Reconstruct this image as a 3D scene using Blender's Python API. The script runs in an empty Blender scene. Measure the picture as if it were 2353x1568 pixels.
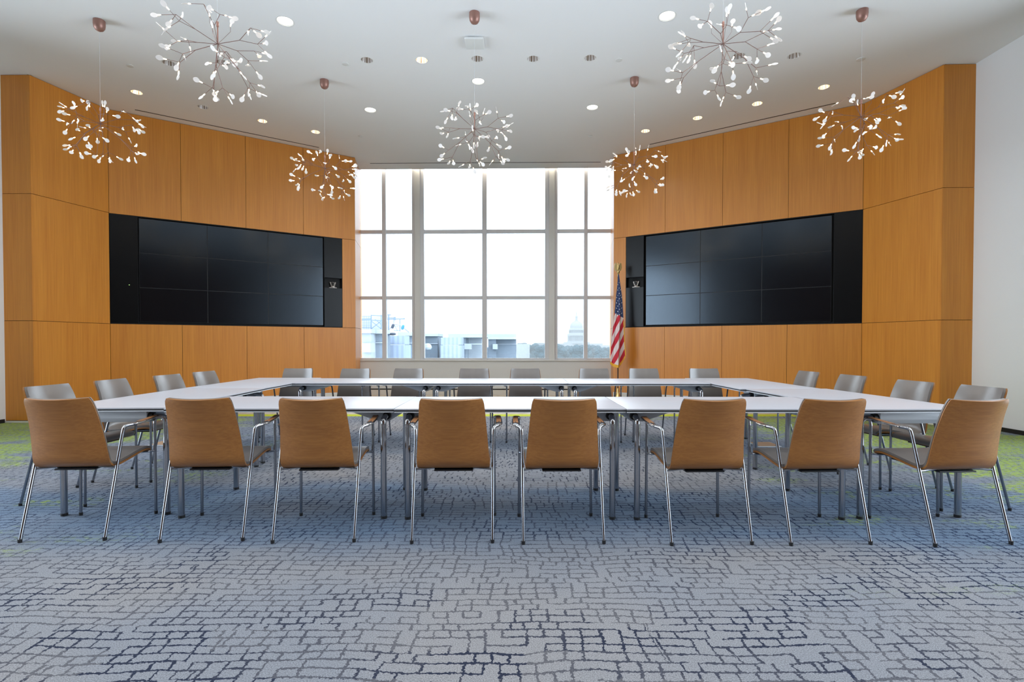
import bpy, bmesh, math, random
from mathutils import Vector, Matrix, noise
from mathutils.geometry import tessellate_polygon
PI = math.pi
scene = bpy.context.scene
COL = scene.collection
random.seed(7)

# ------------------------------------------------------------------ materials
def newmat(name):
    m = bpy.data.materials.new(name); m.use_nodes = True
    nt = m.node_tree; b = nt.nodes['Principled BSDF']
    return m, nt, b
def lin(c):
    return tuple(((v/255.0)/12.92 if v/255.0 <= 0.04045 else ((v/255.0+0.055)/1.055)**2.4) for v in c)+(1.0,)
def plain(name, rgb, rough=.5, metal=0.0, spec=.5, coat=0.0, coat_r=.1, emit=None, es=0.0):
    m, nt, b = newmat(name)
    b.inputs['Base Color'].default_value = lin(rgb)
    b.inputs['Roughness'].default_value = rough
    b.inputs['Metallic'].default_value = metal
    b.inputs['Specular IOR Level'].default_value = spec
    b.inputs['Coat Weight'].default_value = coat
    b.inputs['Coat Roughness'].default_value = coat_r
    if emit:
        b.inputs['Emission Color'].default_value = lin(emit)
        b.inputs['Emission Strength'].default_value = es
    # faint procedural variation of the surface
    n = nt.nodes.new('ShaderNodeTexNoise'); n.inputs['Scale'].default_value = 60
    n.inputs['Detail'].default_value = 3
    r = nt.nodes.new('ShaderNodeMapRange')
    r.inputs['To Min'].default_value = max(0, rough*0.9); r.inputs['To Max'].default_value = min(1, rough*1.1)
    nt.links.new(n.outputs['Fac'], r.inputs['Value'])
    nt.links.new(r.outputs['Result'], b.inputs['Roughness'])
    return m
class NT:
    """small helper to write node maths"""
    def __init__(s, nt): s.nt = nt
    def node(s, t, **k):
        n = s.nt.nodes.new(t)
        for a, v in k.items(): setattr(n, a, v)
        return n
    def put(s, sock, v):
        if isinstance(v, (int, float)): sock.default_value = v
        elif isinstance(v, tuple): sock.default_value = v
        else: s.nt.links.new(v, sock)
    def m(s, op, a, b=0.0, c=0.0, clamp=False):
        n = s.node('ShaderNodeMath', operation=op, use_clamp=clamp)
        s.put(n.inputs[0], a); s.put(n.inputs[1], b); s.put(n.inputs[2], c)
        return n.outputs[0]
    def mix(s, f, a, b, bt='MIX'):
        n = s.node('ShaderNodeMix', data_type='RGBA', blend_type=bt)
        s.put(n.inputs[0], f); s.put(n.inputs[6], a); s.put(n.inputs[7], b)
        return n.outputs[2]
    def rng(s, v, a, b, c=0.0, d=1.0, smooth=False):
        n = s.node('ShaderNodeMapRange')
        if smooth: n.interpolation_type = 'SMOOTHSTEP'
        s.put(n.inputs[0], v); s.put(n.inputs[1], a); s.put(n.inputs[2], b); s.put(n.inputs[3], c); s.put(n.inputs[4], d)
        return n.outputs[0]
    def vec(s, x, y, z=0.0):
        n = s.node('ShaderNodeCombineXYZ')
        s.put(n.inputs[0], x); s.put(n.inputs[1], y); s.put(n.inputs[2], z)
        return n.outputs[0]
    def noise(s, v, scale, detail=2.0, rough=.5):
        n = s.node('ShaderNodeTexNoise'); s.put(n.inputs['Vector'], v)
        n.inputs['Scale'].default_value = scale; n.inputs['Detail'].default_value = detail; n.inputs['Roughness'].default_value = rough
        return n.outputs['Fac']
    def white(s, v):
        n = s.node('ShaderNodeTexWhiteNoise', noise_dimensions='3D'); s.put(n.inputs['Vector'], v)
        return n.outputs['Value']
    def xyz(s, kind='Object'):
        t = s.node('ShaderNodeTexCoord'); q = s.node('ShaderNodeSeparateXYZ')
        s.nt.links.new(t.outputs[kind], q.inputs[0])
        return t.outputs[kind], q.outputs[0], q.outputs[1], q.outputs[2]

def wood(name, rgb1, rgb2, rough, along='z', scale=1.0, coat=0.0, streak=60.0, patch=.35):
    m, nt, b = newmat(name); N = NT(nt)
    o, x, y, z = N.xyz('Object')
    gi = nt.nodes.new('ShaderNodeObjectInfo')
    off = N.m('MULTIPLY', gi.outputs['Random'], 20.0)
    if along == 'z':
        v1 = N.vec(N.m('MULTIPLY', N.m('ADD', x, off), streak), N.m('MULTIPLY', y, streak), N.m('MULTIPLY', z, 1.2))
        v2 = N.vec(N.m('ADD', N.m('MULTIPLY', x, 7.0), off), N.m('MULTIPLY', y, 7.0), N.m('MULTIPLY', z, .5))
    else:
        v1 = N.vec(N.m('MULTIPLY', N.m('ADD', x, off), 5.0), N.m('MULTIPLY', y, streak*2), N.m('MULTIPLY', z, streak*2))
        v2 = N.vec(N.m('ADD', N.m('MULTIPLY', x, 2.5), off), N.m('MULTIPLY', y, 12.0), N.m('MULTIPLY', z, 14.0))
    a = N.noise(v1, scale, 4.0, .6); c = N.noise(v2, scale, 3.0, .5)
    f = N.m('ADD', N.m('MULTIPLY', N.rng(a, .3, .7), 1-patch), N.m('MULTIPLY', N.rng(c, .3, .7), patch))
    colr = N.mix(f, lin(rgb1), lin(rgb2))
    nt.links.new(colr, b.inputs['Base Color'])
    b.inputs['Roughness'].default_value = rough
    b.inputs['Coat Weight'].default_value = coat; b.inputs['Coat Roughness'].default_value = .25
    return m

M = {}
M['panel_wood'] = wood('panel_wood', (186, 112, 30), (214, 142, 50), .45, 'z', 1.0, coat=.15)
M['chair_wood'] = wood('chair_wood', (142, 88, 34), (172, 114, 52), .4, 'x', 1.0, coat=.2)
M['ply_edge'] = wood('ply_edge', (205, 160, 115), (225, 185, 140), .5, 'x', 1.0)
M['leather'] = plain('leather', (112, 104, 98), .32, spec=.9)
M['walnut'] = wood('walnut', (96, 62, 40), (120, 80, 52), .5, 'z', 1.0)
M['arm_wood'] = wood('arm_wood', (132, 86, 50), (158, 108, 66), .4, 'x', 1.0)
M['chrome'] = plain('chrome', (176, 176, 180), .13, metal=1.0)
M['steel_tube'] = plain('steel_tube', (150, 152, 158), .2, metal=1.0)
M['rubber'] = plain('rubber', (28, 28, 30), .6)
M['black_plastic'] = plain('black_plastic', (20, 20, 22), .45)
M['laminate'] = plain('laminate', (188, 188, 194), .33, spec=.5)
M['edge_light'] = plain('edge_light', (205, 208, 212), .35)
M['bracket_grey'] = plain('bracket_grey', (205, 210, 215), .4)
M['white_paint'] = plain('white_paint', (226, 226, 226), .75)
M['ceiling_paint'] = plain('ceiling_paint', (240, 240, 240), .9)
M['sill_white'] = plain('sill_white', (214, 216, 214), .5)
M['window_metal'] = plain('window_metal', (214, 216, 220), .4, metal=.1)
M['stone'] = plain('stone', (214, 210, 200), .6)
M['shadow_gap'] = plain('shadow_gap', (28, 24, 20), .8)
M['black_panel'] = plain('black_panel', (5, 6, 8), .3, spec=.22)
M['niche_black'] = plain('niche_black', (6, 7, 9), .6, spec=.3)
M['copper'] = plain('copper', (158, 118, 106), .42, metal=.5)
M['copper_wire'] = plain('copper_wire', (118, 88, 80), .45, metal=.3)
M['trim_white'] = plain('trim_white', (225, 225, 222), .5)
M['gold'] = plain('gold', (214, 190, 130), .28, metal=.9)
M['gold_fringe'] = plain('gold_fringe', (232, 176, 60), .8)
M['dark_pole'] = plain('dark_pole', (80, 50, 36), .4)
M['camera_silver'] = plain('camera_silver', (196, 190, 184), .35, metal=.5)
M['floor_box_brown'] = plain('floor_box_brown', (170, 140, 115), .5)
M['slot_black'] = plain('slot_black', (25, 25, 25), .7)

def screen_mat():
    m, nt, b = newmat('screen_glass'); N = NT(nt)
    b.inputs['Base Color'].default_value = lin((6, 7, 12))
    b.inputs['Roughness'].default_value = .27
    b.inputs['Specular IOR Level'].default_value = .7; b.inputs['Specular Tint'].default_value = (.72, .86, 1, 1)
    o, x, y, z = N.xyz('Object')
    n = N.noise(o, 400, 1.0)
    nt.links.new(N.rng(n, 0, 1, .15, .18), b.inputs['Roughness'])
    return m
M['screen'] = screen_mat()

def glass_mat():
    m, nt, b = newmat('window_glass'); nt.nodes.remove(b)
    N = NT(nt)
    t = nt.nodes.new('ShaderNodeBsdfTransparent'); t.inputs['Color'].default_value = (.97, .985, 1, 1)
    g = nt.nodes.new('ShaderNodeBsdfGlossy'); g.inputs['Roughness'].default_value = .02
    fr = nt.nodes.new('ShaderNodeFresnel'); fr.inputs['IOR'].default_value = 1.45
    mx = nt.nodes.new('ShaderNodeMixShader')
    nt.links.new(fr.outputs[0], mx.inputs[0]); nt.links.new(t.outputs[0], mx.inputs[1]); nt.links.new(g.outputs[0], mx.inputs[2])
    nt.links.new(mx.outputs[0], nt.nodes['Material Output'].inputs['Surface'])
    return m
M['glass'] = glass_mat()

def emissive(name, rgb, s, base=(240, 240, 240)):
    m, nt, b = newmat(name)
    b.inputs['Base Color'].default_value = lin(base)
    b.inputs['Emission Color'].default_value = lin(rgb); b.inputs['Emission Strength'].default_value = s
    b.inputs['Roughness'].default_value = .4
    return m
M['lens_on'] = emissive('lens_on', (255, 246, 228), 3.0)
M['lens_warm'] = emissive('lens_warm', (255, 226, 180), 1.2)
M['lens_off'] = emissive('lens_off', (255, 235, 200), .5)  # glow added to the lens of unlit fittings
M['bulb_on'] = emissive('bulb_on', (255, 216, 160), 20.0)
M['leaf_glow'] = emissive('leaf_glow', (255, 240, 225), .16, (205, 205, 205))
M['green_led'] = emissive('green_led', (180, 255, 80), 2.0)

def reflector(name, rgb):
    m, nt, b = newmat(name); N = NT(nt)
    o, x, y, z = N.xyz('Object')
    ang = N.m('ARCTAN2', y, x)
    st = N.noise(N.vec(N.m('MULTIPLY', ang, 2.2), 0.0, 0.0), 1.6, 2.0)
    nt.links.new(N.mix(N.rng(st, .42, .58), lin((110, 92, 70)), lin(rgb)), b.inputs['Base Color'])  # angular streaks paint the striped reflections of the cone into its colour
    b.inputs['Metallic'].default_value = .1; b.inputs['Roughness'].default_value = .3
    return m
M['reflector_warm'] = reflector('reflector_warm', (246, 236, 215))
M['reflector_silver'] = reflector('reflector_silver', (225, 225, 228))

def carpet_mat():
    m, nt, b = newmat('carpet'); N = NT(nt)
    o, x, y, z = N.xyz('Object')
    v = o
    # wandering and ragged coordinates
    j1 = N.m('MULTIPLY', N.m('SUBTRACT', N.noise(v, 1.6, 2.0), .5), .15)
    j2 = N.m('MULTIPLY', N.m('SUBTRACT', N.noise(N.vec(N.m('ADD', x, 31.7), y, 3.0), 1.9, 2.0), .5), .10)
    h1 = N.m('MULTIPLY', N.m('SUBTRACT', N.noise(v, 70.0, 3.0), .5), .030)
    h2 = N.m('MULTIPLY', N.m('SUBTRACT', N.noise(N.vec(x, y, 7.3), 70.0, 3.0), .5), .024)
    m1 = N.m('MULTIPLY', N.m('SUBTRACT', N.noise(N.vec(x, y, 11.3), 9.0, 1.0), .5), .020)
    m2 = N.m('MULTIPLY', N.m('SUBTRACT', N.noise(N.vec(x, y, 19.3), 9.0, 1.0), .5), .013)
    X = N.m('ADD', N.m('ADD', x, j1), N.m('ADD', h1, m1)); Y = N.m('ADD', N.m('ADD', y, j2), N.m('ADD', h2, m2))
    cw, ch = .070, .052
    fy = N.m('DIVIDE', Y, ch); iy = N.m('FLOOR', fy)
    # vertical offset shared by small groups of rows, then a half step of some rows
    rowi = N.m('FLOOR', N.m('ADD', fy, .5))
    grp = N.m('FLOOR', N.m('DIVIDE', N.m('ADD', rowi, N.m('FLOOR', N.m('DIVIDE', X, .55))), 4.0))
    offx = N.m('MULTIPLY', N.white(N.vec(grp, 2.0, N.m('FLOOR', N.m('DIVIDE', X, .55)))), 1.0)
    half = N.m('MULTIPLY', N.m('GREATER_THAN', N.white(N.vec(rowi, 5.0, 1.0)), .72), .5)
    fx = N.m('ADD', N.m('ADD', N.m('DIVIDE', X, cw), offx), half); ix = N.m('FLOOR', fx)
    dx = N.m('ABSOLUTE', N.m('SUBTRACT', N.m('FRACT', fx), .5)); dy = N.m('ABSOLUTE', N.m('SUBTRACT', N.m('FRACT', fy), .5))
    # line sits at fract = .5 ; present only for part of the cells
    pv = N.m('GREATER_THAN', N.white(N.vec(ix, rowi, 9.0)), .20)
    ph = N.m('GREATER_THAN', N.white(N.vec(N.m('FLOOR', N.m('ADD', fx, .5)), iy, 21.0)), .14)
    wob = N.noise(N.vec(x, y, 41.0), 14.0, 1.0)
    wv = N.m('ADD', .03, N.m('MULTIPLY', wob, .085)); wh = N.m('ADD', .035, N.m('MULTIPLY', wob, .11))
    lv = N.m('MULTIPLY', N.m('LESS_THAN', dx, wv), pv); lh = N.m('MULTIPLY', N.m('LESS_THAN', dy, wh), ph)
    line = N.m('MAXIMUM', lv, lh)
    # blocky dark patches
    bx = N.m('FLOOR', N.m('DIVIDE', N.m('ADD', x, N.m('MULTIPLY', N.m('SUBTRACT', N.noise(v, 3.0, 1.0), .5), .3)), .30)); by = N.m('FLOOR', N.m('DIVIDE', N.m('ADD', y, h1), .16))
    blk = N.white(N.vec(bx, by, 3.0))
    big = N.noise(N.vec(x, y, 5.0), .9, 2.0)
    dark = N.rng(N.m('ADD', N.m('MULTIPLY', blk, .5), N.m('MULTIPLY', big, 1.0)), .72, 1.0, 0.0, 1.0)
    # ground colour : grey, blue zones, warm grey zone
    n1 = N.noise(N.vec(N.m('MULTIPLY', x, .45), y, 2.0), 1.0, 3.0)
    yb = N.m('ADD', y, N.m('MULTIPLY', N.m('SUBTRACT', n1, .5), 1.5))
    band1 = N.m('MULTIPLY', N.rng(yb, 2.5, 3.15, 0, 1, True), N.rng(yb, 3.95, 4.4, 1, 0, True))
    band2 = N.m('MULTIPLY', N.m('MULTIPLY', N.rng(yb, 5.3, 5.9, 0, 1, True), N.rng(yb, 6.4, 7.1, 1, 0, True)), .55)
    rightb = N.m('MULTIPLY', N.rng(x, 1.2, 3.4, 0, 1, True), N.m('MULTIPLY', N.rng(y, 1.8, 2.6, 0, 1, True), .55))
    leftb = N.m('MULTIPLY', N.rng(x, -1.5, -3.6, 0, 1, True), N.m('MULTIPLY', N.rng(y, 3.2, 4.6, 0, 1, True), .5))
    blue = N.m('MAXIMUM', N.m('MAXIMUM', band1, band2), N.m('MAXIMUM', rightb, leftb))
    n2 = N.noise(N.vec(N.m('MULTIPLY', x, .8), N.m('MULTIPLY', y, 1.6), 8.0), .9, 2.0)
    blue = N.m('MULTIPLY', blue, N.rng(n2, .30, .55, .45, 1.0))
    g0 = N.mix(N.rng(N.noise(N.vec(x, y, 30.0), .8, 2.0), .4, .6), lin((134, 137, 144)), lin((143, 142, 144)))
    ground = N.mix(N.m('MULTIPLY', blue, .72), g0, lin((98, 126, 155)))
    # yellow-green patches, mostly outside the ring of tables and toward the walls
    gl = N.m('MULTIPLY', N.rng(x, -1.9, -3.2, 0, 1, True), N.rng(y, 2.5, 3.1, 0, 1, True))
    gr = N.m('MULTIPLY', N.rng(x, 1.1, 2.6, 0, 1, True), N.rng(y, 1.9, 3.0, 0, 1, True))
    far = N.rng(N.m('ADD', N.m('ABSOLUTE', N.m('ADD', x, .45)), N.m('MULTIPLY', y, .22)), 4.4, 6.2, 0, 1, True)
    gz = N.m('MAXIMUM', gl, gr)
    ng = N.noise(N.vec(N.m('MULTIPLY', x, 1.0), N.m('MULTIPLY', y, 2.4), 14.0), 1.3, 3.0, .6)
    spots = N.m('MULTIPLY', gz, N.rng(N.m('ADD', ng, N.m('MULTIPLY', far, .26)), .56, .70, 0, 1))
    ragged = N.noise(N.vec(N.m('MULTIPLY', x, .6), y, 15.0), 40.0, 2.0)
    green = N.m('MULTIPLY', spots, N.rng(N.m('ADD', ragged, N.m('MULTIPLY', far, .10)), .47, .60, 0.0, 1.0))
    ground = N.mix(N.m('MULTIPLY', green, .9), ground, lin((150, 172, 66)))
    linec = N.mix(dark, lin((74, 74, 82)), lin((30, 38, 60)))
    linec = N.mix(N.m('MULTIPLY', blue, .55), linec, lin((34, 58, 96)))
    linec = N.mix(N.m('MULTIPLY', green, .35), linec, lin((150, 170, 50)))
    lf = N.m('MULTIPLY', line, N.rng(dark, 0, 1, .72, .95))
    # pile speckle
    sp = N.noise(N.vec(x, y, 70.0), 210.0, 3.0, .8)
    spk = N.rng(sp, .33, .67, .52, 1.48)
    colr = N.mix(lf, ground, linec)
    c2 = N.mix(1.0, colr, N.vec(spk, spk, spk), 'MULTIPLY')
    # far zone : lime stripe then pale stone-beige carpet
    lime = N.m('MULTIPLY', N.m('GREATER_THAN', y, 8.18), N.m('LESS_THAN', y, 8.42))
    bz = N.m('GREATER_THAN', y, 8.42)
    mid = N.m('LESS_THAN', N.m('ABSOLUTE', N.m('ADD', x, .6)), 5.4)
    bei = N.mix(N.rng(N.noise(v, 9.0, 3.0), .35, .7), lin((206, 200, 186)), lin((182, 168, 150)))
    c3 = N.mix(N.m('MULTIPLY', lime, mid), c2, lin((190, 200, 60)))
    c4 = N.mix(N.m('MULTIPLY', bz, mid), c3, bei)
    nt.links.new(c4, b.inputs['Base Color'])
    b.inputs['Roughness'].default_value = .95
    b.inputs['Specular IOR Level'].default_value = .15
    bp = nt.nodes.new('ShaderNodeBump'); bp.inputs['Strength'].default_value = .5; bp.inputs['Distance'].default_value = .006
    hgt = N.m('SUBTRACT', N.m('MULTIPLY', sp, .6), N.m('MULTIPLY', line, .35))
    nt.links.new(hgt, bp.inputs['Height']); nt.links.new(bp.outputs[0], b.inputs['Normal'])
    return m
M['carpet'] = carpet_mat()

# ------------------------------------------------------------------ mesh helpers
class MB:
    def __init__(s): s.v = []; s.f = []; s.mi = []; s.cur = 0
    def add(s, vs, fs):
        b = len(s.v); s.v += [tuple(v) for v in vs]
        for f in fs: s.f.append(tuple(b+i for i in f)); s.mi.append(s.cur)
        return s
    def box(s, x0, x1, y0, y1, z0, z1, mt=None):
        vs = [Vector(p) for p in ((x0,y0,z0),(x1,y0,z0),(x1,y1,z0),(x0,y1,z0),(x0,y0,z1),(x1,y0,z1),(x1,y1,z1),(x0,y1,z1))]
        if mt: vs = [mt @ v for v in vs]
        return s.add(vs, [(0,3,2,1),(4,5,6,7),(0,1,5,4),(1,2,6,5),(2,3,7,6),(3,0,4,7)])
    def prism(s, poly, z0, z1):
        n = len(poly)
        vs = [(p[0],p[1],z0) for p in poly]+[(p[0],p[1],z1) for p in poly]
        return s.add(vs, [tuple(reversed(range(n))), tuple(range(n,2*n))]+[(i,(i+1)%n,n+(i+1)%n,n+i) for i in range(n)])
    def extr(s, poly, y0, y1):   # poly in (x,z), extruded along y
        n = len(poly)
        vs = [(p[0],y0,p[1]) for p in poly]+[(p[0],y1,p[1]) for p in poly]
        return s.add(vs, [tuple(range(n)), tuple(reversed(range(n,2*n)))]+[(i,n+i,n+(i+1)%n,(i+1)%n) for i in range(n)])
    def tube(s, pts, r, n=10, flat=1.0, up=None, cap=True):
        pts = [Vector(p) for p in pts]; k = len(pts)
        rs = r if isinstance(r, (list, tuple)) else [r]*k
        tang = []
        for i in range(k):
            a = pts[max(i-1,0)]; b = pts[min(i+1,k-1)]
            tang.append((b-a).normalized())
        t0 = tang[0]; ref = Vector(up) if up else (Vector((0,0,1)) if abs(t0.z) < .9 else Vector((1,0,0)))
        nrm = (ref - t0*ref.dot(t0)).normalized()
        vs = []
        for i in range(k):
            t = tang[i]; nrm = (nrm - t*nrm.dot(t)).normalized(); bi = t.cross(nrm)
            for j in range(n):
                a = 2*PI*j/n
                vs.append(pts[i] + nrm*math.cos(a)*rs[i]*flat + bi*math.sin(a)*rs[i])
        fs = [(i*n+j, i*n+(j+1)%n, (i+1)*n+(j+1)%n, (i+1)*n+j) for i in range(k-1) for j in range(n)]
        if cap: fs += [tuple(reversed(range(n))), tuple(range((k-1)*n, k*n))]
        return s.add(vs, fs)
    def lathe(s, prof, n=24, c=(0,0,0), cap0=True, cap1=True, mt=None):
        vs = [Vector((c[0]+r*math.cos(2*PI*j/n), c[1]+r*math.sin(2*PI*j/n), c[2]+z)) for r, z in prof for j in range(n)]
        if mt: vs = [mt @ v for v in vs]
        k = len(prof)
        fs = [(i*n+j, i*n+(j+1)%n, (i+1)*n+(j+1)%n, (i+1)*n+j) for i in range(k-1) for j in range(n)]
        if cap0: fs.append(tuple(reversed(range(n))))
        if cap1: fs.append(tuple(range((k-1)*n, k*n)))
        return s.add(vs, fs)
    def slab(s, fn, nu, nv, th):
        """surface fn(u,v)->Vector, given thickness th along its normal"""
        P = [[fn(i/nu, j/nv) for i in range(nu+1)] for j in range(nv+1)]
        Nn = []
        for j in range(nv+1):
            row = []
            for i in range(nu+1):
                du = P[j][min(i+1,nu)]-P[j][max(i-1,0)]; dv = P[min(j+1,nv)][i]-P[max(j-1,0)][i]
                row.append(du.cross(dv).normalized())
            Nn.append(row)
        W = nu+1; K = W*(nv+1)
        vs = [P[j][i] for j in range(nv+1) for i in range(W)]+[P[j][i]+Nn[j][i]*th for j in range(nv+1) for i in range(W)]
        fs = []
        for j in range(nv):
            for i in range(nu):
                a = j*W+i; q = (a, a+1, a+W+1, a+W)
                fs.append(tuple(reversed(q))); fs.append(tuple(K+t for t in q))
        for i in range(nu):
            fs.append((i, i+1, K+i+1, K+i)); a = nv*W+i; fs.append((a+1, a, K+a, K+a+1))
        for j in range(nv):
            a = j*W; fs.append((a+W, a, K+a, K+a+W)); a = j*W+nu; fs.append((a, a+W, K+a+W, K+a))
        return s.add(vs, fs)
    def build(s, name, mat, parent=None, smooth=35, bevel=0, loc=None, rot=None):
        me = bpy.data.meshes.new(name); me.from_pydata(s.v, [], s.f)
        mats = mat if isinstance(mat, list) else [mat]
        for m_ in mats: me.materials.append(M[m_] if isinstance(m_, str) else m_)
        if len(mats) > 1: me.polygons.foreach_set('material_index', s.mi)
        bm = bmesh.new(); bm.from_mesh(me); bmesh.ops.recalc_face_normals(bm, faces=bm.faces[:])
        if bevel:
            es = [e for e in bm.edges if len(e.link_faces) == 2 and e.calc_face_angle(0) > .6]
            bmesh.ops.bevel(bm, geom=es, offset=bevel, segments=2, affect='EDGES', profile=.6)
        bm.to_mesh(me); bm.free()
        if smooth:
            me.polygons.foreach_set('use_smooth', [True]*len(me.polygons))
            me.set_sharp_from_angle(angle=math.radians(smooth))
        o = bpy.data.objects.new(name, me); COL.objects.link(o)
        if parent: o.parent = parent
        if loc: o.location = loc
        if rot is not None: o.rotation_euler = rot
        return o
def rounded(pts, r, n=5):
    """polyline with its inner corners rounded off"""
    pts = [Vector(p) for p in pts]; out = [pts[0]]
    for i in range(1, len(pts)-1):
        p = pts[i]; a = (pts[i-1]-p); b = (pts[i+1]-p)
        rr = min(r, a.length*.45, b.length*.45); a = p+a.normalized()*rr; b = p+b.normalized()*rr
        for k in range(n+1):
            t = k/n; out.append(a*(1-t)**2 + p*2*t*(1-t) + b*t*t)
    out.append(pts[-1]); return out
def tag(o, label=None, cat=None, group=None, kind=None):
    if label: o['label'] = label
    if cat: o['category'] = cat
    if group: o['group'] = group
    if kind: o['kind'] = kind
    return o
def empty(name, loc=(0,0,0), rz=0.0):
    o = bpy.data.objects.new(name, None); COL.objects.link(o); o.empty_display_size = .1
    o.location = loc; o.rotation_euler = (0,0,rz); return o
def struct(name, mb, mat, parent=None, **k):
    o = mb.build(name, mat, parent, **k)
    if parent is None: o['kind'] = 'structure'
    return o
def copy_tree(o, parent=None):
    c = o.copy(); COL.objects.link(c); c.parent = parent
    for ch in list(o.children): copy_tree(ch, c)
    return c

# ------------------------------------------------------------------ camera model
F_PX, CX, CY, PITCH, EYE = 1190.0, 1176.5, 809.6, math.atan(19.4/1190.0), 1.15
cam = bpy.data.cameras.new('camera'); camo = bpy.data.objects.new('camera', cam); COL.objects.link(camo)
cam.sensor_width = 36.0; cam.lens = F_PX/2353*36; cam.shift_y = (CY-784)/2353
camo.location = (0, 0, EYE); camo.rotation_euler = (PI/2-PITCH, 0, 0)
cam.clip_start = .05; cam.clip_end = 5000
scene.camera = camo
def at(u, v, Y):
    x = (u-CX)/F_PX; yy = (CY-v)/F_PX
    ry = math.cos(PITCH)+yy*math.sin(PITCH); rz = yy*math.cos(PITCH)-math.sin(PITCH)
    t = Y/ry; return Vector((x*t, Y, EYE+rz*t))

# ------------------------------------------------------------------ room shell
CZ = 5.03
fl = MB(); fl.add([(-7.6,-4.2,0),(6.7,-4.2,0),(6.7,12.6,0),(-7.6,12.6,0)], [(0,1,2,3)])
fl.add([(-7.6,-4.2,-.2),(6.7,-4.2,-.2),(6.7,12.6,-.2),(-7.6,12.6,-.2)], [(3,2,1,0)])
struct('floor', fl, 'carpet', smooth=0)

WL, WR = Vector((-3.474, 11.598, 0)), Vector((2.242, 11.489, 0))
DL = [ # x, y, radius, kind
 (-2.73,6.294,.098,'on','bright round downlight right of the front left chandelier'),
 (1.837,6.195,.098,'on','bright round downlight lit near the top edge, left of the front right chandelier'),
 (-.499,7.72,.095,'on','bright round downlight lit right behind the middle chandelier cord'),
 (-2.351,8.66,.095,'on','bright round downlight lit toward the window, right of the far left chandelier cord'),
 (1.318,8.566,.095,'on','bright round downlight lit toward the window, left of the far right chandelier cord'),
 (-4.742,7.221,.082,'off','silver reflector downlight just left of the front left chandelier'),
 (-3.99,7.21,.082,'off','silver reflector downlight seen behind the twigs of the front left chandelier'),
 (-5.789,8.051,.078,'warm','pale lit downlight nearest the left wooden pilaster'),
 (-5.066,8.55,.078,'off','dull silver downlight second from the left pilaster along the left wooden wall'),
 (-4.345,9.08,.078,'warm','pale lit downlight third from the left pilaster along the left wooden wall'),
 (-3.596,9.543,.078,'warm','pale lit downlight closest to the window on the left, beside the far left chandelier cord'),
 (-1.984,7.145,.08,'off','silver reflector downlight leftmost of the middle row of five'),
 (-1.235,7.145,.08,'warm','warm lit reflector downlight second from the left in the middle row of five'),
 (-.471,7.112,.08,'off','coppery reflector downlight crossed by the middle chandelier cord'),
 (.287,7.112,.08,'off','reflector downlight fourth from the left in the middle row of five'),
 (1.06,7.091,.08,'off','dark rimmed reflector downlight rightmost of the middle row of five'),
 (3.055,7.048,.082,'off','reflector downlight seen behind the twigs of the front right chandelier'),
 (3.8,7.038,.082,'off','reflector downlight just right of the front right chandelier'),
 (4.711,7.888,.078,'warm','pale lit downlight nearest the right wooden pilaster'),
 (3.96,8.427,.078,'warm','pale lit downlight second from the right pilaster along the right wooden wall'),
 (3.188,8.959,.078,'warm','pale lit downlight third from the right pilaster along the right wooden wall'),
 (2.431,9.504,.078,'warm','pale lit downlight closest to the window on the right, beside the far right chandelier cord'),
]
def circle(x, y, r, n=24): return [Vector((x+r*math.cos(2*PI*i/n), y+r*math.sin(2*PI*i/n), CZ)) for i in range(n)]
outer = [Vector(p+(CZ,)) for p in ((-7.7,-4.3),(6.8,-4.3),(6.8,11.40),(2.242,11.489),(-3.474,11.598),(-7.7,11.68))]
loops = [outer]+[list(reversed(circle(x,y,r))) for x,y,r,k,l in DL]
flat = [p for l in loops for p in l]
cl = MB(); cl.add(flat, [tuple(t) for t in tessellate_polygon(loops)])
struct('ceiling', cl, 'ceiling_paint', smooth=0)
# roof slab above (closes the plenum over the recessed lamps and the window pocket)
rs = MB(); rs.box(-7.9,7.0,-4.5,12.2,5.42,5.6); struct('ceiling_slab', rs, 'ceiling_paint', smooth=0)
ev = (WR-WL).normalized(); nv = Vector((-ev.y, ev.x, 0))
WA = math.atan2(ev.y, ev.x); WLEN = (WR-WL).length
WM = Matrix.Translation(WL) @ Matrix.Rotation(WA, 4, 'Z')
fa = MB(); fa.box(-.6, WLEN+.6, -.02, 0.0, CZ+.0005, 5.42, WM); struct('trim_9', fa, 'ceiling_paint', smooth=0)

# white side walls, their unseen windows taken to the floor to brighten the ceiling
def side_wall(name, x0, x1, y0, y1, open_y, open_z):
    w = MB()
    w.box(x0,x1,y0,open_y[0],0,5.42); w.box(x0,x1,open_y[1],y1,0,5.42)
    w.box(x0,x1,open_y[0],open_y[1],0,open_z[0]); w.box(x0,x1,open_y[0],open_y[1],open_z[1],5.42)
    return struct(name, w, 'white_paint', smooth=0)
OY, OZ = (-.6, 6.1), (.1, 4.6)
side_wall('wall_left', -7.6, -7.375, -4.3, 7.53, OY, OZ)
side_wall('wall_right', 6.425, 6.65, -4.3, 7.27, OY, OZ)
bw = MB(); bw.box(-7.6,6.65,-4.5,-4.3,0,5.42); struct('wall_behind', bw, 'walnut', smooth=0)
for nm, xf in (('window_2', -7.49), ('window_3', 6.54)):
    w = MB()
    for k in range(5):
        yy = OY[0]+k*(OY[1]-OY[0])/4; w.box(xf-.04,xf+.04,yy-.03,yy+.03,OZ[0],OZ[1])
    for zz in (OZ[0]+.03, 2.5, OZ[1]-.03): w.box(xf-.04,xf+.04,OY[0],OY[1],zz-.03,zz+.03)
    wo = struct(nm, w, 'window_metal', smooth=0)
    g = MB(); g.box(xf-.005,xf+.005,OY[0],OY[1],OZ[0],OZ[1]); g.build('glass_pane', 'glass', wo, smooth=0)
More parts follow.
